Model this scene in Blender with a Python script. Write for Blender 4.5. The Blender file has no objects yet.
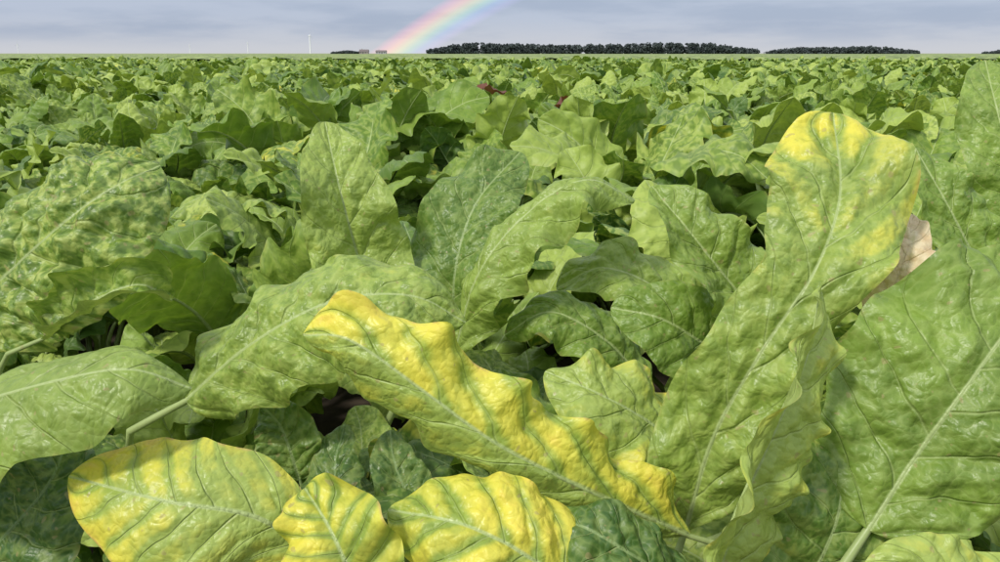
import bpy, math, random
import numpy as np
from mathutils import Vector
random.seed(7); RNG=np.random.RandomState(11)
scene=bpy.context.scene
# ---------------------------------------------------------------- noise
TAB=RNG.rand(256,256)
def vnoise(x,y,seed=0):
    x=np.asarray(x,float)+seed*17.31; y=np.asarray(y,float)+seed*5.77
    xi=np.floor(x).astype(int); yi=np.floor(y).astype(int)
    fx=x-xi; fy=y-yi; fx=fx*fx*(3-2*fx); fy=fy*fy*(3-2*fy)
    a=TAB[xi%256,yi%256]; b=TAB[(xi+1)%256,yi%256]; c=TAB[xi%256,(yi+1)%256]; d=TAB[(xi+1)%256,(yi+1)%256]
    return (a*(1-fx)+b*fx)*(1-fy)+(c*(1-fx)+d*fx)*fy-0.5
def fbm(x,y,seed=0,o=3):
    r=0;a=1
    for i in range(o):
        r=r+a*vnoise(x*2**i,y*2**i,seed+i*3); a*=0.5
    return r
def catmull(P,n):
    P=np.array(P,float); P=np.vstack([2*P[0]-P[1],P,2*P[-1]-P[-2]])
    out=[]
    m=24
    for i in range(1,len(P)-2):
        p0,p1,p2,p3=P[i-1],P[i],P[i+1],P[i+2]
        u=np.linspace(0,1,m,endpoint=False)[:,None]
        out.append(0.5*((2*p1)+(-p0+p2)*u+(2*p0-5*p1+4*p2-p3)*u*u+(-p0+3*p1-3*p2+p3)*u**3))
    out=np.vstack(out+[P[-2][None]])
    dl=np.r_[0,np.cumsum(np.linalg.norm(np.diff(out[:,:3],axis=0),axis=1))]
    tt=np.linspace(0,dl[-1],n)
    return np.stack([np.interp(tt,dl,out[:,k]) for k in range(out.shape[1])],1), dl[-1]
def nrm(v): return v/np.maximum(1e-9,np.linalg.norm(v,axis=-1,keepdims=True))
NV=7.0; KV=0.20
class Geo:
    def __init__(s): s.v=[];s.f=[];s.uv=[];s.me=[];s.at=[];s.n=0
    def add(s,v,f,uv,me,at):
        s.v.append(v);s.f.append(f+s.n);s.uv.append(uv);s.me.append(me);s.at.append(at);s.n+=len(v)
    def mesh(s,name,mat):
        v=np.vstack(s.v);f=np.vstack(s.f);uv=np.vstack(s.uv);me_=np.vstack(s.me);at=np.vstack(s.at)
        m=bpy.data.meshes.new(name); m.vertices.add(len(v)); m.vertices.foreach_set('co',v.ravel())
        m.loops.add(f.size); m.loops.foreach_set('vertex_index',f.ravel().astype(np.int32))
        m.polygons.add(len(f)); m.polygons.foreach_set('loop_start',np.arange(0,f.size,4,dtype=np.int32))
        m.polygons.foreach_set('use_smooth',np.ones(len(f),bool))
        m.update(calc_edges=True)
        idx=f.ravel()
        a=m.uv_layers.new(name='leafuv'); a.data.foreach_set('uv',uv[idx].astype(np.float32).ravel())
        a=m.uv_layers.new(name='metric'); a.data.foreach_set('uv',me_[idx].astype(np.float32).ravel())
        for k,nm in enumerate(['lrand','yel','mot','dry','tone']):
            a=m.attributes.new(nm,'FLOAT','POINT'); a.data.foreach_set('value',at[:,k].astype(np.float32))
        m.materials.append(mat); m.validate(); return m
def gridfaces(a,b,wrap=False):
    I,J=np.meshgrid(np.arange(a-1),np.arange(b if wrap else b-1),indexing='ij')
    J2=(J+1)%b
    return np.stack([I*b+J,I*b+J2,(I+1)*b+J2,(I+1)*b+J],-1).reshape(-1,4)
def leaf(g,pts,hw,N,cup=(0,0),fold=(0.1,0.1),ruf=0.18,rf=3.2,yel=(0,0),tipy=0.0,edgey=0.0,mot=0.2,dry=0,tone=0.0,puff=1.0,
         prof=None,nt=60,ns=31,root=None,seed=None,prad=0.0055,pexp=0.8,hf=1.0):
    rs=np.random.RandomState(seed if seed is not None else RNG.randint(1<<30))
    N=np.array(N,float)
    if N.ndim==1: N=np.repeat(N[None],len(pts),0)
    C,L=catmull(np.hstack([np.array(pts,float),N]),nt)
    mid=C[:,:3]; T=nrm(np.gradient(mid,axis=0)); Nn=nrm(C[:,3:6])
    S=nrm(np.cross(T,Nn)); Nn=nrm(np.cross(S,T))
    t=np.linspace(0,1,nt)
    if prof is None: w=np.maximum(0,np.sin(np.pi*np.clip(t,0,1)**pexp))**0.52
    else:
        pt=np.array(prof); w=np.interp(t,pt[:,0],pt[:,1])
        k=np.hanning(max(5,nt//4)); k/=k.sum(); w=np.convolve(np.pad(w,len(k),mode='edge'),k,'same')[len(k):-len(k)]
        w=w*np.sqrt(np.clip(1-np.clip((t-.80)/.20,0,1)**2,0,1))*np.clip(t*12+.05,0,1)
    w=np.maximum(w*hw,0.0012)
    s=np.linspace(-1,1,ns)
    s=np.sign(s)*np.abs(s)**0.9
    tt,ss=np.meshgrid(t,s,indexing='ij'); A=np.abs(ss)
    sd=rs.randint(1000)
    ph=rs.rand(8)*6.28
    wn=lambda o,p:1+.03*np.sin(2*np.pi*rf*1.3*tt+p)+.14*vnoise(tt*4,tt*0+o,sd)+.04*hf*vnoise(tt*11,tt*0+o,sd+2)
    wm=np.where(ss<0,wn(1,ph[4]),wn(9,ph[5]))
    ww=w[:,None]*(1+(wm-1)*A**2)
    fo=np.where(ss<0,fold[0],fold[1]); cu=np.where(ss<0,cup[0],cup[1])+1e-4
    ang=fo+cu*A*0.5
    r=ww*A
    x=np.sign(ss)*r*np.cos(ang); z=r*np.sin(ang)
    def rw(side,p):
        return np.sin(2*np.pi*rf*tt+p[0]+1.6*vnoise(tt*4,tt*0,sd+side))*(.8+1.2*vnoise(tt*3,tt*0+2,sd+side+11))+hf*(0.38*np.sin(2*np.pi*rf*2.2*tt+p[1]+2*vnoise(tt*6,tt*0,sd+side+4))*A**2+0.35*vnoise(tt*14,tt*0+side*4,sd+5)*A)
    R=np.where(ss<0,rw(0,ph[0:2]),rw(1,ph[2:4]))
    env=np.clip(w/hw*1.3,0,1)[:,None]
    z=z+ruf*hw*env*A**2.2*R
    y=ruf*0.08*hw*env*A**2*np.where(ss<0,np.cos(2*np.pi*rf*tt+ph[0]),np.cos(2*np.pi*rf*tt+ph[2]))
    q=NV*(tt-KV*A)+np.where(ss>0,0.4,0.0)+.5*vnoise(tt*6,A*2,sd+40)
    pf=np.abs(np.sin(np.pi*q))**0.7*np.clip(A*5,0,1)*(1-A**6)
    mx=ss*ww; my=tt*L
    z=z+puff*(0.0052*pf*env*min(1,hw/.06)+(0.0076*fbm(mx*44,my*44,sd,3)+(.0018*vnoise(mx*125,my*125,sd+77) if nt>100 else 0))*env*np.clip(A*6,0,1))
    V=mid[:,None,:]+S[:,None,:]*x[...,None]+Nn[:,None,:]*z[...,None]+T[:,None,:]*y[...,None]
    V=V.reshape(-1,3)
    lr=rs.rand()
    ye=np.where(ss<0,yel[0],yel[1])+tipy*tt**2+edgey*A**3
    ye=ye.ravel()
    n=len(V); at=np.stack([np.full(n,lr),ye,np.full(n,mot),np.full(n,dry),np.full(n,tone)],1)
    g.add(V,gridfaces(nt,ns),np.stack([(ss*.5+.5).ravel(),tt.ravel()],1),np.stack([mx.ravel(),my.ravel()],1),at)
    path=mid[::max(1,nt//24)]; 
    rr=np.linspace(0.0028,0.0004,len(path))*min(1.2,hw/.06)
    path=path-Nn[::max(1,nt//24)]*rr[:,None]*0.75
    K=8 if nt>20 else 4
    if root is not None:
        b=mid[0]; d=np.linalg.norm(b-root)
        pp=[np.array(root,float),np.array(root)*.62+b*.38+np.array([0,0,d*.08])-T[0]*0.03*d, b-T[0]*d*.22, b]
        npet=16 if nt>20 else 6
        pc,_=catmull(pp,npet)
        pr=np.linspace(prad*1.5,0.0032*min(1.2,hw/.06),npet)
        path=np.vstack([pc[:-1],path]); rr=np.r_[pr[:-1],rr]
    TT=nrm(np.gradient(path,axis=0)); ref=np.array([.31,.22,.1]); a=nrm(np.cross(TT,ref)); b2=np.cross(TT,a)
    an=np.linspace(0,2*np.pi,K,endpoint=False)
    V=path[:,None]+rr[:,None,None]*(a[:,None]*np.cos(an)[None,:,None]+b2[:,None]*np.sin(an)[None,:,None])
    V=V.reshape(-1,3); n=len(V)
    uv=np.tile([0.5,0.4],(n,1)); me=np.zeros((n,2)); me[:,1]=np.repeat(np.arange(len(path))*.01,K)
    ytube=(yel[0]+yel[1])*.25
    g.add(V,gridfaces(len(path),K,True),uv,me,np.stack([np.full(n,lr),np.full(n,ytube),np.zeros(n),np.full(n,dry),np.full(n,tone)],1))
# ---------------------------------------------------------------- node helpers
class NT:
    def __init__(s,tree): s.t=tree;s.t.nodes.clear()
    def n(s,ty,**k):
        x=s.t.nodes.new(ty)
        for a,b in k.items(): setattr(x,a,b)
        return x
    def link(s,a,b): s.t.links.new(a,b)
    def put(s,sock,v):
        if v is None: return
        if isinstance(v,bpy.types.NodeSocket): s.link(v,sock)
        else:
            if hasattr(sock,'default_value') and sock.type=='RGBA' and len(v)==3: v=(*v,1)
            sock.default_value=v
    def m(s,op,a,b=None,c=None,clamp=False):
        x=s.n('ShaderNodeMath',operation=op,use_clamp=clamp)
        for i,v in enumerate((a,b,c)): s.put(x.inputs[i],v)
        return x.outputs[0]
    def vm(s,op,a,b=None,sc=None):
        x=s.n('ShaderNodeVectorMath',operation=op); s.put(x.inputs[0],a); s.put(x.inputs[1],b)
        if sc is not None: s.put(x.inputs['Scale'],sc)
        return x.outputs['Value'] if op in('DOT_PRODUCT','LENGTH') else x.outputs[0]
    def mix(s,f,a,b,bt='MIX'):
        x=s.n('ShaderNodeMix',data_type='RGBA',blend_type=bt); s.put(x.inputs[0],f); s.put(x.inputs[6],a); s.put(x.inputs[7],b); return x.outputs[2]
    def ss(s,v,a,b,c=0.0,d=1.0,kind='SMOOTHSTEP'):
        x=s.n('ShaderNodeMapRange',interpolation_type=kind); 
        for i,u in enumerate((v,a,b,c,d)): s.put(x.inputs[i],u)
        return x.outputs[0]
    def noise(s,vec,sc,det=3,rough=.5,dim='3D',w=None):
        x=s.n('ShaderNodeTexNoise',noise_dimensions=dim); s.put(x.inputs['Vector'],vec); x.inputs['Scale'].default_value=sc; x.inputs['Detail'].default_value=det; x.inputs['Roughness'].default_value=rough
        if w is not None: s.put(x.inputs['W'],w)
        return x.outputs[0]
    def attr(s,name): return s.n('ShaderNodeAttribute',attribute_name=name).outputs['Fac']
def newmat(name):
    m=bpy.data.materials.new(name); m.use_nodes=True; return m,NT(m.node_tree)
def leaf_material(name,lev):
    # lev 2: close leaves, 1: plants a few metres off, 0: far plants
    m,k=newmat(name)
    uv=k.n('ShaderNodeUVMap',uv_map='leafuv').outputs[0]; me=k.n('ShaderNodeUVMap',uv_map='metric').outputs[0]
    su=k.n('ShaderNodeSeparateXYZ'); k.link(uv,su.inputs[0]); u,t=su.outputs[0],su.outputs[1]
    sm=k.n('ShaderNodeSeparateXYZ'); k.link(me,sm.inputs[0]); mx=sm.outputs[0]
    oi=k.n('ShaderNodeObjectInfo').outputs['Random']
    lr=k.m('FRACT',k.m('ADD',k.attr('lrand'),oi))
    yel,mot,dry,tone=[k.attr(a) for a in('yel','mot','dry','tone')]
    cb=k.n('ShaderNodeCombineXYZ'); k.link(k.m('MULTIPLY',lr,9.0),cb.inputs[2]); 
    P=k.vm('ADD',me,cb.outputs[0])
    s2=k.m('MULTIPLY_ADD',u,2.0,-1.0); A=k.m('ABSOLUTE',s2)
    nlow=k.noise(P,17,2 if lev else 1)
    tq=k.m('MULTIPLY_ADD',k.m('SUBTRACT',nlow,.5),0.10,t)
    side=k.m('MULTIPLY',k.m('GREATER_THAN',s2,0.0),0.4)
    q=k.m('ADD',k.m('MULTIPLY',k.m('SUBTRACT',tq,k.m('MULTIPLY',A,KV)),NV),side)
    dv=k.m('PINGPONG',q,0.5)
    vw=k.m('MULTIPLY_ADD',A,-0.040,0.062)
    vein=k.ss(dv,vw,0.0)
    near=k.ss(dv,0.34,0.0)
    midw=k.m('MULTIPLY_ADD',t,-0.0017,0.0030)
    amx=k.m('ABSOLUTE',mx)
    midm=k.ss(amx,midw,k.m('MULTIPLY',midw,0.35))
    midnear=k.ss(amx,0.014,0.001)
    if lev: nmid=k.noise(P,88,3 if lev==2 else 1,.56)
    else: nmid=nlow
    if lev==2:
        dn=k.n('ShaderNodeTexNoise'); k.link(P,dn.inputs['Vector']); dn.inputs['Scale'].default_value=75; dn.inputs['Detail'].default_value=1
        Pd=k.vm('ADD',P,k.vm('SCALE',k.vm('SUBTRACT',dn.outputs['Color'],(.5,.5,.5)),None,0.012))
        x=k.n('ShaderNodeTexVoronoi',feature='F1'); k.link(Pd,x.inputs['Vector']); x.inputs['Scale'].default_value=165
        v1=x.outputs['Distance']
        ter=k.ss(v1,0.40,0.80)
    base=k.mix(k.ss(nlow,.3,.7),(0.085,0.175,0.022),(0.180,0.305,0.038))
    base=k.mix(k.ss(lr,0,1,0,.5,'LINEAR'),base,(0.280,0.400,0.065))
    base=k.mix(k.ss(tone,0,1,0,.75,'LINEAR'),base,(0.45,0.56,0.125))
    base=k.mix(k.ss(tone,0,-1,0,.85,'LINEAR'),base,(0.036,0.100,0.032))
    mm=k.m('MULTIPLY',k.ss(nmid,.48,.60),k.m('MULTIPLY_ADD',mot,.62,.04))
    base=k.mix(mm,base,(0.52,0.60,0.16))
    md=k.m('MULTIPLY',k.ss(nmid,.50,.38),k.m('MULTIPLY_ADD',mot,.50,.08))
    base=k.mix(md,base,(0.045,0.115,0.016))
    if lev==2: base=k.mix(k.m('MULTIPLY',ter,.24),base,(0.42,0.53,0.16))
    yv=k.m('ADD',yel,k.m('MULTIPLY',k.m('SUBTRACT',nlow,.5),1.3))
    yv=k.m('ADD',yv,k.m('MULTIPLY',k.m('SUBTRACT',nmid,.5),.8))
    yv=k.m('SUBTRACT',yv,k.m('MULTIPLY',near,.58)); yv=k.m('SUBTRACT',yv,k.m('MULTIPLY',midnear,.25))
    ym=k.ss(yv,-.22,.66)
    ycol=k.mix(k.ss(nlow,.3,.75),(0.74,0.71,0.095),(0.80,0.72,0.085))
    ycol=k.mix(k.m('MULTIPLY',k.ss(yv,.55,1.05),.65),ycol,(0.86,0.60,0.11))
    mixgreen=k.mix(k.ss(yel,.1,.7,0,.45),base,(0.28,0.40,0.030))
    col=k.mix(ym,mixgreen,ycol)
    vcol=k.mix(k.ss(yel,.3,.9),(0.43,0.53,0.20),(0.30,0.42,0.055))
    col=k.mix(k.m('MULTIPLY',vein,k.m('MULTIPLY_ADD',A,-.35,.50)),col,vcol)
    col=k.mix(k.m('MULTIPLY',midm,.75),col,k.mix(k.ss(tone,-1,0),(0.22,.34,.13),(0.47,0.57,0.25)))
    if lev:
        eg=k.m('MULTIPLY',k.ss(A,.93,1.0),k.ss(nmid,.50,.60))
        col=k.mix(k.m('MULTIPLY',eg,k.ss(yel,-.2,.6,.15,.75)),col,(0.52,0.36,0.14))
    if lev==2:
        sp=k.m('MULTIPLY',k.ss(k.noise(P,150,0),.76,.80),.5); col=k.mix(sp,col,(0.40,0.33,0.15))
        dc=k.mix(k.ss(nmid,.35,.65),(0.66,0.50,0.30),(0.80,0.68,0.47))
        col=k.mix(k.ss(dry,0,1,0,1,'LINEAR'),col,dc)
        geo=k.n('ShaderNodeNewGeometry')
        col=k.mix(k.m('MULTIPLY',geo.outputs['Backfacing'],.40),col,(0.37,0.45,0.18))
    if lev==0: col=k.mix(k.ss(dry,0,-1,0,1,'LINEAR'),col,(0.17,0.06,0.035))
    tr=k.n('ShaderNodeBsdfTranslucent'); k.link(k.mix(1.0,col,(1.0,1.05,.45),'MULTIPLY'),tr.inputs[0])
    nor=None
    if lev:
        h=k.m('MULTIPLY',vein,-.9); h=k.m('ADD',h,k.m('MULTIPLY',nmid,1.3))
        if lev==2: h=k.m('ADD',h,k.m('MULTIPLY',v1,-.9))
        bp=k.n('ShaderNodeBump'); bp.inputs['Strength'].default_value=.6; bp.inputs['Distance'].default_value=.0022; k.link(h,bp.inputs['Height']); nor=bp.outputs[0]
    if lev==2:
        pb=k.n('ShaderNodeBsdfPrincipled'); k.link(col,pb.inputs['Base Color']); pb.inputs['Specular IOR Level'].default_value=.5
        k.link(nor,pb.inputs['Normal']); k.put(pb.inputs['Roughness'],k.ss(nmid,.3,.7,.37,.50)); surf=pb.outputs[0]
    else:
        df=k.n('ShaderNodeBsdfDiffuse'); k.link(col,df.inputs[0]); gl=k.n('ShaderNodeBsdfGlossy'); gl.inputs['Roughness'].default_value=.45; fr=k.n('ShaderNodeFresnel'); fr.inputs[0].default_value=1.42
        mg=k.n('ShaderNodeMixShader'); k.link(k.m('MINIMUM',fr.outputs[0],.14),mg.inputs[0]); k.link(df.outputs[0],mg.inputs[1]); k.link(gl.outputs[0],mg.inputs[2]); surf=mg.outputs[0]
        if nor: k.link(nor,df.inputs['Normal']); k.link(nor,gl.inputs['Normal']); k.link(nor,fr.inputs['Normal'])
    ms=k.n('ShaderNodeMixShader'); ms.inputs[0].default_value=.24; k.link(surf,ms.inputs[1]); k.link(tr.outputs[0],ms.inputs[2])
    o=k.n('ShaderNodeOutputMaterial'); k.link(ms.outputs[0],o.inputs[0]); return m
LM=leaf_material('beet_leaf',2); LM1=leaf_material('beet_leaf_field',1); LM0=leaf_material('beet_leaf_far',0)
def simple(name,c1,c2,sc,rough=.8,bump=.3,dist=.02):
    m,k=newmat(name); co=k.n('ShaderNodeTexCoord').outputs['Object']; n=k.noise(co,sc,4,.6)
    pb=k.n('ShaderNodeBsdfPrincipled'); k.link(k.mix(k.ss(n,.35,.65),c1,c2),pb.inputs['Base Color']); pb.inputs['Roughness'].default_value=rough
    if bump:
        b=k.n('ShaderNodeBump'); b.inputs['Strength'].default_value=bump; b.inputs['Distance'].default_value=dist; k.link(n,b.inputs['Height']); k.link(b.outputs[0],pb.inputs['Normal'])
    o=k.n('ShaderNodeOutputMaterial'); k.link(pb.outputs[0],o.inputs[0]); return m
# ---------------------------------------------------------------- camera
cd=bpy.data.cameras.new('camera'); cam=bpy.data.objects.new('camera',cd); scene.collection.objects.link(cam)
cam.location=(0,0,.70); cam.rotation_euler=(math.radians(90-16.3),0,0); cd.lens=28; cd.sensor_width=36; cd.clip_end=20000; cd.clip_start=.02
scene.camera=cam
# ---------------------------------------------------------------- close plants: each leaf's midrib in millimetres (x,y,z), base to tip
def hero(root,leaves):
    e=bpy.data.objects.new('sugar_beet_plant',None); e.location=(root[0],root[1],0); e.empty_display_size=.1; scene.collection.objects.link(e)
    for i,(nm,txt,hw,N,kw) in enumerate(leaves):
        g=Geo(); W=[np.array([float(c)/1000 for c in q.split(',')])-np.array([root[0],root[1],0]) for q in txt.split(';')]
        a=random.random()*6.28
        kw=dict(kw); kw.setdefault('nt',150); kw.setdefault('ns',81); kw.setdefault('hf',.75); sd=kw.pop('sd',i)
        leaf(g,W,hw,N,root=(0.02*math.cos(a),.02*math.sin(a),0.0),seed=300+sd+int(abs(W[0][0])*1000),**kw)
        o=bpy.data.objects.new(nm,g.mesh(nm,LM)); scene.collection.objects.link(o); o.parent=e
hero((-.12,.74),[
 ('yellow_leaf','-150,519,336;-188,512,367;-248,506,383;-333,534,387',.056,(0,-.75,.65),dict(yel=(-.12,-.02),tipy=.72,edgey=.38,ruf=.06,cup=(-.5,-.5),fold=(-.05,-.1),puff=.45,mot=.02,tone=1.1,pexp=.95)),
 ('small_yellow_leaf','-103,479,309;-112,481,350;-128,498,372;-148,522,384',.042,(-.1,-.85,.5),dict(yel=(.40,.45),edgey=.2,ruf=.34,rf=2.5,fold=(.5,.1),puff=.8,tone=.7)),
 ('yellow_domed_leaf','75,486,295;29,480,347;-25,488,374;-85,518,368',.055,(0,-.6,.8),dict(yel=(.38,.5),edgey=.25,ruf=.14,cup=(-.9,-.6),tone=.7,puff=1.0)),
 ('inner_dark_leaf','-154,684,190;-167,709,239;-176,742,279;-171,781,306',.034,(-.2,-.8,.5),dict(tone=-.8,ruf=.2,yel=(-.5,-.5))),  # both inner leaves: dimness of the gap put into the dark tone
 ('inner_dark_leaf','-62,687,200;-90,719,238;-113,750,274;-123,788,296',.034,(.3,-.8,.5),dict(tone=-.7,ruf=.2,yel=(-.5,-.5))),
 ])
hero((.10,.80),[
 ('yellow_ruffled_leaf','166,590,296;82,565,351;0,549,405;-62,553,452;-116,563,488;-157,583,485',.050,(0,-.6,.8),
   dict(yel=(-.10,.50),tipy=.15,edgey=.10,ruf=.27,rf=5,fold=(-.7,.25),cup=(-1.1,.3),tone=.9,puff=1.0,prof=[(0,.5),(.15,.85),(.4,.9),(.7,.95),(.9,.8),(1,.6)])),
 ('pale_ruffled_leaf','216,710,279;160,707,338;98,698,380;45,723,394',.056,(.1,-.5,.85),dict(yel=(-.15,-.05),edgey=.3,ruf=.26,rf=3.5,tone=.9,fold=(.1,.2),cup=(-.6,-.3))),
 ('dark_leaf','154,507,295;104,498,338;67,505,359;37,525,356',.040,(0,-.45,.9),dict(tone=-.6,mot=.05,ruf=.08,cup=(-.5,-.5),yel=(-.4,-.4))),
 ])
hero((-.22,.98),[
 ('broad_green_leaf','-332,752,349;-254,740,416;-168,733,464;-89,735,470;-35,747,438',.072,(0,-.7,.7),dict(mot=.45,ruf=.18,rf=4,tone=.5,yel=(-.35,-.35),cup=(-.6,-.6),fold=(-.1,0),puff=1.2)),
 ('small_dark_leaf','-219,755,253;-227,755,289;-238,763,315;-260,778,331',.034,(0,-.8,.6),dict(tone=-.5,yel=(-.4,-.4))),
 ('upright_green_leaf','-157,995,325;-185,995,431;-206,993,532;-232,1048,613',.070,(.25,-.95,.2),dict(tone=.6,mot=.2,ruf=.24,fold=(.5,.1),pexp=.65,yel=(-.35,-.35))),
 ])
hero((-.55,.85),[
 ('mottled_leaf','-630,806,391;-544,794,458;-463,781,521;-403,794,565;-367,841,584',.092,(.1,-.75,.6),dict(mot=.95,puff=1.9,ruf=.12,rf=4,cup=(-.5,-.5),fold=(-.05,-.05),tone=.2,yel=(-.5,-.5),pexp=1.1)),
 ('smooth_green_leaf','-518,573,379;-416,548,436;-335,536,465;-276,538,474;-238,553,452',.064,(0,-.5,.87),dict(mot=.05,puff=.6,ruf=.08,cup=(-.9,-.7),fold=(-.1,-.1),tone=.45,yel=(-.45,-.45))),
 ('curled_leaf','-463,752,422;-401,734,466;-356,738,480;-337,762,457',.036,(0,-.7,.7),dict(mot=.7,cup=(1.8,1.6),ruf=.3,tone=.1,yel=(-.4,-.4))),
 ('shaded_leaf','-518,608,215;-435,600,294;-393,604,342;-387,633,371',.065,(.2,-.8,.6),dict(tone=-.8,ruf=.2,yel=(-.5,-.5))),  # shade is painted in through the dark tone
 ])
hero((.02,1.12),[
 ('shaded_green_leaf','-62,1010,305;-61,1010,413;-34,1056,500;29,1127,564',.072,(-.3,-.9,.3),dict(tone=-.45,mot=.1,ruf=.24,yel=(-.5,-.5))),  # its shade is put into the colour by a darker tone
 ('arching_leaf','-58,935,334;-27,923,438;31,934,511;104,946,552;170,969,523',.055,(-.35,-.5,.8),dict(tone=.5,mot=.1,ruf=.28,rf=4,cup=(-.9,-.7),fold=(-.2,0),yel=(-.45,-.45))),
 ('back_leaf','289,1000,309;221,993,390;138,984,430;76,1005,396',.052,(0,-.6,.8),dict(tone=.4,mot=.1,ruf=.25,yel=(-.4,-.4))),
 ('lower_leaf','197,939,277;134,929,350;63,930,387;6,940,353',.046,(0,-.6,.8),dict(tone=-.1,mot=.1,ruf=.25,cup=(-.6,-.6),yel=(-.4,-.4))),
 ])
hero((.24,1.0),[
 ('heart_shaped_leaf','293,862,335;232,824,384;177,814,419;124,827,427',.060,(0,-.85,.5),dict(tone=-.15,mot=.0,ruf=.08,puff=.8,pexp=.7,yel=(-.5,-.5))),
 ('folded_leaf','296,818,398;257,813,452;211,819,507;168,855,559',.056,(.3,-.85,.4),dict(tone=.25,mot=.1,ruf=.2,fold=(.5,.3),yel=(-.5,-.5))),
 ])
hero((.25,.86),[
 ('yellow_topped_leaf','174,635,271;193,633,371;232,637,455;275,655,518;306,694,578;321,765,645',.066,(-.15,-.9,.4),
   dict(yel=(-.6,-.6),tipy=1.08,edgey=.12,ruf=.20,rf=4.5,sd=40,hf=.4,tone=.6,mot=.3,puff=1.2,prof=[(0,.5),(.2,.9),(.4,.72),(.58,.64),(.75,1),(.9,1),(1,.9)])),
 ('dry_leaf','357,686,446;364,689,490;377,699,525;398,738,551',.026,(-.3,-.9,.3),dict(dry=1,ruf=.3)),
 ('crisp_margin_leaf','150,478,305;166,480,383;194,498,445;226,533,491;247,574,526',.054,(.40,-.85,.3),dict(yel=(-.3,-.3),edgey=.36,ruf=.28,rf=4.5,tone=1.15,mot=.05,fold=(.65,.0),cup=(.2,-.4),puff=.9)),
 ('deep_green_leaf','227,525,252;251,524,319;267,537,364;280,580,403',.075,(.15,-.9,.4),dict(tone=-.3,mot=.3,ruf=.22,rf=4,edgey=.15,yel=(-.4,-.4))),
 ])
hero((.52,.82),[
 ('large_green_leaf','284,522,347;318,537,398;349,542,451;395,566,499;465,616,525',.088,(-.3,-.9,.35),dict(tone=.15,mot=.0,ruf=.14,rf=4,cup=(-.35,-.45),puff=1.2,pexp=.85,prad=.007,yel=(-.5,-.5))),
 ('tall_leaf','643,942,359;592,938,453;549,949,526;523,988,586',.052,(.1,-.9,.4),dict(tone=.0,mot=.1,ruf=.25,yel=(-.35,-.35))),
 ('low_pale_leaf','354,439,349;299,426,376;263,428,383;233,427,378',.026,(0,-.6,.8),dict(tone=1,yel=(-.1,-.1),ruf=.25)),
 ])
hero((.85,1.35),[
 ('tall_green_leaf','916,1272,347;869,1290,481;835,1323,593;848,1414,689',.080,(-.2,-.95,.2),dict(tone=.2,mot=.1,ruf=.2,yel=(-.5,-.5))),
 ])
# ---------------------------------------------------------------- field plant variants
def plant(name,seed,nt,ns,nl=14,red=False,mat=None,hf=1.0,rk=1.0):
    rs=np.random.RandomState(seed); g=Geo()
    for i in range(nl):
        az=i*2.399+rs.rand()*.5; f=i/(nl-1)       # f=0 inner, 1 outer
        e0=math.radians(89-24*f-8*rs.rand()); Lp=.21+.09*rs.rand()-.03*f; Lb=.20+.07*rs.rand()
        if i<2: Lp*=.75; Lb*=.8
        hw=Lb*(.28+.08*rs.rand())
        az2=az; p=np.array([.015*math.cos(az),.015*math.sin(az),0.0]); e=e0
        root=p.copy()
        def st(p,e,a,l): return p+l*np.array([math.cos(e)*math.cos(a),math.cos(e)*math.sin(a),math.sin(e)])
        for _ in range(4): p=st(p,e,az2,Lp/4); e-=math.radians(3+4*f)
        pts=[p];Ns=[]
        bend=math.radians(3+28*rs.rand()**1.1+7*f); tw=rs.normal(0,.5); az2+=rs.normal(0,.3)
        def nn(e,a,tw):
            n=np.array([-math.sin(e)*math.cos(a),-math.sin(e)*math.sin(a),math.cos(e)]); s=np.array([-math.sin(a),math.cos(a),0]); return n*math.cos(tw)+s*math.sin(tw)
        Ns.append(nn(e,az2,tw*.3))
        for j in range(4):
            p=st(p,e,az2,Lb/4); e-=bend; az2+=rs.normal(0,.11); pts.append(p); Ns.append(nn(e,az2,tw*(.5+.2*j)))
        yel=-.55 if rs.rand()<.95 else -.1+.3*rs.rand()
        cu=rs.normal(-.45,.5)
        leaf(g,pts,hw,Ns,cup=(cu,cu+rs.normal(0,.3)),fold=(rs.normal(.12,.22),rs.normal(.12,.22)),ruf=(.12+.16*rs.rand())*rk,rf=2.6+1.5*rs.rand(),yel=(yel,yel+rs.normal(0,.05)),edgey=.2*rs.rand(),
             mot=rs.rand()**2.5*.7,tone=float(np.clip(rs.normal(.18,.5),-.9,1)),dry=(-1 if red else 0),puff=.8+.9*rs.rand(),nt=nt,ns=ns,root=root,seed=rs.randint(1<<30),prad=.005,pexp=.65+.3*rs.rand(),hf=hf)
    return bpy.data.objects.new(name,g.mesh(name,mat))
cn=bpy.data.collections.new('beet_plants_near'); cf=bpy.data.collections.new('beet_plants_far')
for i in range(12): cn.objects.link(plant('beet_plant_variant',500+i,46,25,mat=LM1,hf=.7))
for i in range(8): cf.objects.link(plant('beet_plant_simple_variant',600+i,17,9,nl=12,mat=LM0,hf=0,rk=.7))
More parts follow.
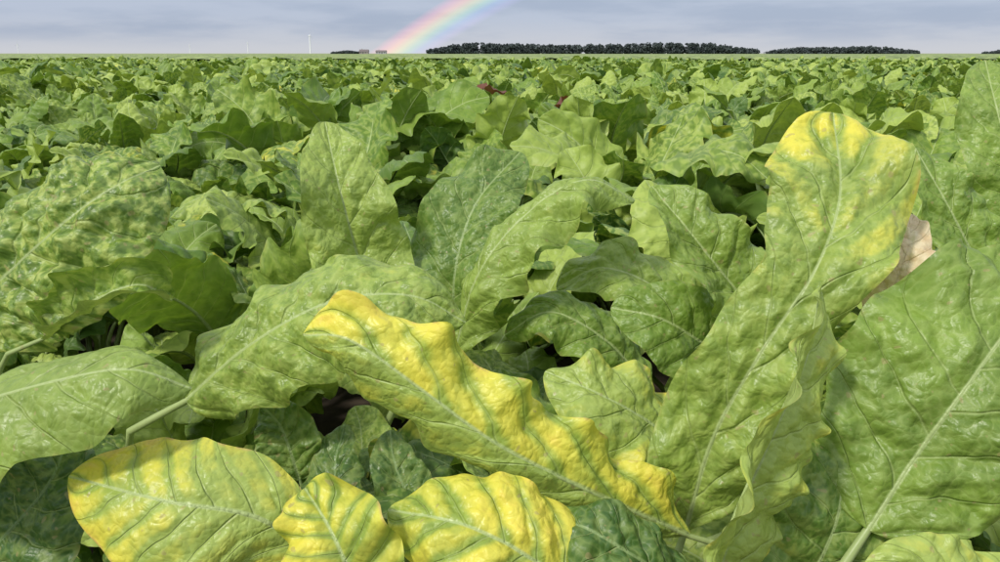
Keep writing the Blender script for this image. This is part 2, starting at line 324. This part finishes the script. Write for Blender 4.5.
def field(name,coll,pts,nvar):
    m=bpy.data.meshes.new(name); m.vertices.add(len(pts)); arr=np.array(pts,float)
    m.vertices.foreach_set('co',arr[:,:3].ravel())
    for kk,nm in ((3,'rz'),(4,'sc'),(6,'tilt')):
        a=m.attributes.new(nm,'FLOAT','POINT'); a.data.foreach_set('value',arr[:,kk].astype(np.float32))
    a=m.attributes.new('vi','INT','POINT'); a.data.foreach_set('value',arr[:,5].astype(np.int32))
    o=bpy.data.objects.new(name,m); scene.collection.objects.link(o)
    ng=bpy.data.node_groups.new(name,'GeometryNodeTree'); ng.interface.new_socket('Geometry',in_out='INPUT',socket_type='NodeSocketGeometry'); ng.interface.new_socket('Geometry',in_out='OUTPUT',socket_type='NodeSocketGeometry')
    N=ng.nodes; gi=N.new('NodeGroupInput'); go=N.new('NodeGroupOutput'); ip=N.new('GeometryNodeInstanceOnPoints'); ci=N.new('GeometryNodeCollectionInfo')
    ci.inputs['Collection'].default_value=coll; ci.inputs['Separate Children'].default_value=True; ci.inputs['Reset Children'].default_value=True
    def na(nm,ty):
        x=N.new('GeometryNodeInputNamedAttribute'); x.data_type=ty; x.inputs['Name'].default_value=nm; return [s for s in x.outputs if s.enabled][0]
    cx=N.new('ShaderNodeCombineXYZ'); Lk=ng.links.new
    Lk(na('rz','FLOAT'),cx.inputs[2]); Lk(na('tilt','FLOAT'),cx.inputs[0])
    Lk(gi.outputs[0],ip.inputs['Points']); Lk(ci.outputs[0],ip.inputs['Instance']); ip.inputs['Pick Instance'].default_value=True
    Lk(na('vi','INT'),ip.inputs['Instance Index']); Lk(cx.outputs[0],ip.inputs['Rotation']); Lk(na('sc','FLOAT'),ip.inputs['Scale'])
    Lk(ip.outputs[0],go.inputs[0])
    md=o.modifiers.new('instances','NODES'); md.node_group=ng; return o
near=[];far=[]
y=.55
while y<34:
    xm=.72*y+1.3
    k=math.ceil(-xm/.42)
    while k*.42<xm:
        x=k*.42+random.gauss(0,.05); yy=y+random.gauss(0,.06); k+=1
        sc=random.gauss(1.05,.13)
        if yy<2.0: sc=min(sc,.97)
        if yy<1.30 and abs(x)<.80*yy+.15:
            if yy<.78 : continue
            sc=.58+.12*random.random()
            if yy>1.08: sc=.74
        if yy<.9 and abs(x)>=.8*yy+.15 : sc*=.75
        hgt=.07*math.sin(x*.9+yy*.31)*math.sin(yy*.43+1)
        rec=(x,yy,0,random.random()*6.28,sc*(1+hgt),0,random.gauss(0,.13))
        if yy<7.5: near.append(rec[:5]+(random.randrange(12),rec[6]))
        else: far.append(rec[:5]+(random.randrange(8),rec[6]))
    y+=.22 if y<8 else (.28 if y<16 else .38)
# extra small plants filling the gaps between the close ones
for x,yy,s in((-.17,.84,.52),(-.06,.88,.55),(-.30,.80,.5),(.36,.72,.5),(.05,.93,.6),(-.42,.70,.5),(.60,.70,.5)):
    near.append((x,yy,0,x*40,s,int(abs(x*100))%12,0))
field('sugar_beet_field',cn,near,9); field('sugar_beet_field_far',cf,far,6)
for i,(x,yy,s,r) in enumerate([(-.12,5.2,1.27,.3),(.15,4.1,1.24,2.),(-.30,6.2,1.27,4.)]):
    o=plant('red_dock_plant',900+i,20,11,nl=9,red=True,mat=LM0); o.location=(x,yy,.08); o.scale=(s*.85,)*3; o.rotation_euler=(0,0,r); scene.collection.objects.link(o)
# ---------------------------------------------------------------- ground & canopy
def sheet(name,xs,ys,zf,mat):
    X,Y=np.meshgrid(xs,ys,indexing='ij'); Z=zf(X,Y)
    m=bpy.data.meshes.new(name); V=np.stack([X,Y,Z],-1).reshape(-1,3); F=gridfaces(len(xs),len(ys))
    m.from_pydata(V.tolist(),[],F[:,::-1].tolist()); m.materials.append(mat)
    for p in m.polygons: p.use_smooth=True
    o=bpy.data.objects.new(name,m); scene.collection.objects.link(o); return o
gm,k=newmat('soil_and_fields'); co=k.n('ShaderNodeTexCoord').outputs['Object']; sx=k.n('ShaderNodeSeparateXYZ'); k.link(co,sx.inputs[0])
n=k.noise(co,14,4,.65); soil=k.mix(k.ss(n,.35,.65),(.035,.026,.018),(.085,.062,.042))
nf=k.noise(co,.01,4); fld=k.mix(k.ss(nf,.42,.6),(.18,.22,.10),(.34,.33,.19))
pb=k.n('ShaderNodeBsdfPrincipled'); k.link(k.mix(k.ss(sx.outputs[1],60,70),soil,fld),pb.inputs['Base Color']); pb.inputs['Roughness'].default_value=.95
o=k.n('ShaderNodeOutputMaterial'); k.link(pb.outputs[0],o.inputs[0])
xs=np.r_[np.array([-9000,-4000,-1500,-500,-100,-30,-8]),np.linspace(-4,4,60),np.array([8,30,100,500,1500,4000,9000])]
ys=np.r_[np.array([-500,-50,-5]),np.linspace(-1,5,50),np.array([8,20,60,200,600,1500,4000,12000])]
sheet('ground',xs,ys,lambda X,Y:.025*fbm(X*3,Y*3,3)*(np.abs(X)<5)*(Y<6),gm)
cm=simple('distant_beet_canopy',(.13,.18,.06),(.27,.34,.11),1.6,.9,0)  # far crop green, paled by haze painted into the colour
ys=32*np.exp(np.linspace(0,math.log(420/32),300)); xs=np.linspace(-1,1,320)
def cz(X,Y): return .42+.18*fbm(X*1.3,Y*1.1,4,4)*np.clip(80/Y,.1,1)+.04*np.sin(Y*.04)*np.clip(1-Y/200,0,1)
X,Y=np.meshgrid(xs,ys,indexing='ij'); X=X*(Y*.9+20); Z=cz(X,Y)
m=bpy.data.meshes.new('distant_beet_canopy'); m.from_pydata(np.stack([X,Y,Z],-1).reshape(-1,3).tolist(),[],gridfaces(320,300)[:,::-1].tolist()); m.materials.append(cm)
for p in m.polygons: p.use_smooth=True
o=bpy.data.objects.new('distant_beet_canopy',m); scene.collection.objects.link(o)
# ---------------------------------------------------------------- tree lines
tm=simple('hazed_tree_foliage',(.046,.062,.064),(.066,.086,.082),.5,.9,0)  # lighter, cooler foliage: distance haze put into the colour
def treeline(name,x0,x1,yd,h,seed,step=3.4):
    rs=np.random.RandomState(seed); V=[];F=[]
    x=x0
    while x<x1:
        fx=(x-x0)/(x1-x0)
        edge=min(1,(x-x0)/40+.4,(x1-x)/60+.4)
        for row in range(2):
            hh=h*edge*(.88+.16*rs.rand())*(1+.10*math.sin(fx*9+seed)); cx=x+rs.normal(0,1.2); cy=yd+row*6+rs.normal(0,1.5); rad=3+1.6*rs.rand()
            b=len(V); 
            for a in range(5): V.append((cx+.25*math.cos(a*1.257),cy+.25*math.sin(a*1.257),0))
            for a in range(5): V.append((cx+.12*math.cos(a*1.257),cy+.12*math.sin(a*1.257),hh*.7))
            for a in range(5): F.append((b+a,b+(a+1)%5,b+5+(a+1)%5,b+5+a))
            cl=[(cx+rs.normal(0,rad*.4),cy+rs.normal(0,rad*.4),hh*(.08+.62*rs.rand()),rad*(.5+.3*rs.rand())) for _ in range(7)]+[(cx,cy,hh*.78,rad*.55),(cx,cy,hh*.15,rad*.7)]
            for _ in range(300):
                c=cl[rs.randint(len(cl))]; d=rs.normal(size=3); d/=np.linalg.norm(d); r=c[3]*(.4+.55*rs.rand())
                p=np.array([c[0]+d[0]*r,c[1]+d[1]*r,abs(c[2]+d[2]*r*.6)+.2]); a=rs.normal(size=3);a/=np.linalg.norm(a); e=np.cross(a,rs.normal(size=3)); e/=np.linalg.norm(e); s=.45+.35*rs.rand()
                b=len(V); V+= [tuple(p+a*s),tuple(p+e*s),tuple(p-a*s),tuple(p-e*s)]; F.append((b,b+1,b+2,b+3))
        x+=step*(.7+.6*rs.rand())
    m=bpy.data.meshes.new(name); m.from_pydata(V,[],F); m.materials.append(tm)
    o=bpy.data.objects.new(name,m); scene.collection.objects.link(o)
treeline('distant_tree_line',-50.5,191,600,8.2,1)
treeline('distant_tree_line',216,333,640,5.8,2)
treeline('distant_bushes',-226,-188,1105,5.5,3)
treeline('distant_bushes',-674,-585,900,6,4,7)
treeline('distant_bushes',601,682,1000,5,5,8)
# ---------------------------------------------------------------- farmhouse
wallm=simple('brick_wall',(.26,.22,.21),(.34,.30,.29),2,.9); roofm=simple('tile_roof',(.13,.11,.11),(.18,.15,.15),2,.8); winm=simple('window_glass',(.05,.06,.08),(.08,.1,.12),1,.2); barnm=simple('barn_cladding',(.34,.34,.36),(.42,.42,.43),1,.7)
def mobj(nm,V,F,mat,par):
    m=bpy.data.meshes.new(nm); m.from_pydata(V,[],F); m.materials.append(mat); o=bpy.data.objects.new(nm,m); scene.collection.objects.link(o); o.parent=par
def bx(x0,y0,z0,x1,y1,z1):
    return [(x0,y0,z0),(x1,y0,z0),(x1,y1,z0),(x0,y1,z0),(x0,y0,z1),(x1,y0,z1),(x1,y1,z1),(x0,y1,z1)],[(0,3,2,1),(4,5,6,7),(0,1,5,4),(1,2,6,5),(2,3,7,6),(3,0,4,7)]
def house(name,x,y,L,W,hw,hr,wm):
    e=bpy.data.objects.new(name,None); e.location=(x,y,0); scene.collection.objects.link(e)
    V=[(0,0,0),(L,0,0),(L,W,0),(0,W,0),(0,0,hw),(L,0,hw),(L,W,hw),(0,W,hw),(0,W/2,hw+hr),(L,W/2,hw+hr)]
    mobj('walls',V,[(0,1,5,4),(1,2,6,9,5),(2,3,7,6),(3,0,4,8,7)],wm,e)
    o=.4; V=[(-o,-o,hw-.15),(L+o,-o,hw-.15),(L+o,W/2,hw+hr+.2),(-o,W/2,hw+hr+.2),(-o,W+o,hw-.15),(L+o,W+o,hw-.15)]
    mobj('roof',V,[(0,1,2,3),(3,2,5,4)],roofm,e)
    n=int(L/3.5)
    for i in range(n):
        a=1.2+i*3.4; v,f=bx(a,-.06,1.0 if i!=n//2 else .02,a+1.1,.0-.01,2.3); mobj('door' if i==n//2 else 'window',v,f,winm,e)
    v,f=bx(L*.25,W/2-.4,hw+hr-.4,L*.25+.8,W/2+.4,hw+hr+1.2); mobj('chimney',v,f,wm,e)
house('brick_farmhouse',-191,1100,12,8,3.0,2.6,wallm)
house('farm_barn',-170.6,1112,14,10,2.8,1.8,barnm)
# ---------------------------------------------------------------- wind turbines
wt,k=newmat('turbine_paint_hazed'); pb=k.n('ShaderNodeBsdfPrincipled'); pb.inputs['Base Color'].default_value=(.8,.82,.85,1); pb.inputs['Roughness'].default_value=.5; o=k.n('ShaderNodeOutputMaterial'); k.link(pb.outputs[0],o.inputs[0])  # white paint, with bluish distance haze mixed into its colour
def turbine(x,y,H,rot,yaw):
    V=[];F=[]
    def tube(p,q,r0,r1,fl=1.0,K=10):
        p=np.array(p,float);q=np.array(q,float);t=nrm(q-p);a=nrm(np.cross(t,[0,1,.01]));b=np.cross(t,a);s=len(V)
        for c,r in((p,r0),(q,r1)):
            for i in range(K):
                an=i*2*math.pi/K; V.append(tuple(c+r*(a*math.cos(an)+b*fl*math.sin(an))))
        for i in range(K): F.append((s+i,s+(i+1)%K,s+K+(i+1)%K,s+K+i))
        F.append(tuple(range(s,s+K))); F.append(tuple(range(s+K,s+2*K)))
    tube((0,0,0),(0,0,H),3.4,2.4); tube((0,-4,H+1.3),(0,6,H+1.3),1.8,1.6); tube((0,-6,H+1.3),(0,-4,H+1.3),.6,1.8)
    for i in range(3):
        a=rot+i*2.094; d=np.array([math.sin(a),0,math.cos(a)]); c=np.array([0,-5,H+1.3])
        tube(c,c+d*H*.12,.9,1.3,.5); tube(c+d*H*.12,c+d*H*.45,1.3,.25,.2)
    m=bpy.data.meshes.new('wind_turbine'); m.from_pydata(V,[],F); m.materials.append(wt); o=bpy.data.objects.new('wind_turbine',m); o.location=(x,y,0); o.rotation_euler=(0,0,yaw); scene.collection.objects.link(o)
for x,d,H,r,yw in((-935,4000,84,.2,1.35),(-2330,7500,95,.7,1.1),(-3440,9000,90,.4,1.2),(-5050,8500,90,.1,1.2)):
    turbine(x,d,H,r,yw)
# ---------------------------------------------------------------- light & sky
def direction(az,el): return Vector((math.sin(az)*math.cos(el),math.cos(az)*math.cos(el),-math.sin(el)))
AZ=math.radians(45); EL=math.radians(47)
anti=direction(AZ,EL); bow=direction(math.radians(20),math.radians(33))
sl=bpy.data.lights.new('sun','SUN'); sl.energy=3.0; sl.angle=math.radians(7); sl.color=(1,.95,.85)
so=bpy.data.objects.new('sun',sl); so.rotation_euler=anti.to_track_quat('-Z','Y').to_euler(); so.location=(0,-5,10); scene.collection.objects.link(so)
w=bpy.data.worlds.new('World'); scene.world=w; w.use_nodes=True; k=NT(w.node_tree)
sk=k.n('ShaderNodeTexSky',sky_type='NISHITA'); sk.sun_disc=False; sk.sun_elevation=EL; sk.sun_rotation=math.pi+AZ; sk.dust_density=2
D=k.vm('NORMALIZE',k.n('ShaderNodeTexCoord').outputs['Generated'])
sd=k.n('ShaderNodeSeparateXYZ'); k.link(D,sd.inputs[0]); z=sd.outputs[2]
cv=k.n('ShaderNodeMapping'); cv.inputs['Scale'].default_value=(1,1,6); k.link(D,cv.inputs[0])
cn_=k.noise(cv.outputs[0],4.2,5,.55)
cl=k.mix(k.ss(z,-.01,.05),(7.1,7.2,7.6),(5.2,5.9,7.4))
cl=k.mix(k.m('MULTIPLY',k.ss(cn_,.40,.62,0,.75),k.ss(z,0,.03)),cl,(3.8,4.6,6.2))
up=k.ss(z,.10,.45); cl=k.mix(up,cl,(9.4,9.8,10.5))
sky=k.mix(.85,sk.outputs[0],cl)
an=k.m('ARCCOSINE',k.vm('DOT_PRODUCT',D,tuple(bow)))
f=k.ss(an,math.radians(40.4),math.radians(43.0),0,1,'LINEAR')
cr=k.n('ShaderNodeValToRGB'); k.link(f,cr.inputs[0]); E=cr.color_ramp.elements
E[0].position=0;E[0].color=(0,0,0,1);E[1].position=1;E[1].color=(0,0,0,1)
for p,c in((.14,(.10,.06,.22)),(.28,(.02,.12,.30)),(.42,(.12,.36,.12)),(.56,(.52,.46,.0)),(.70,(.75,.24,.0)),(.84,(.50,.06,.06))):
    e=E.new(p); e.color=(*c,1)
sky=k.mix(1.0,sky,k.vm('SCALE',cr.outputs[0],None,4.8),'ADD')
bg=k.n('ShaderNodeBackground'); k.link(sky,bg.inputs[0]); bg.inputs[1].default_value=.1
o=k.n('ShaderNodeOutputWorld'); k.link(bg.outputs[0],o.inputs[0])
scene.view_settings.view_transform='Standard'; scene.view_settings.look='None'; scene.view_settings.exposure=0
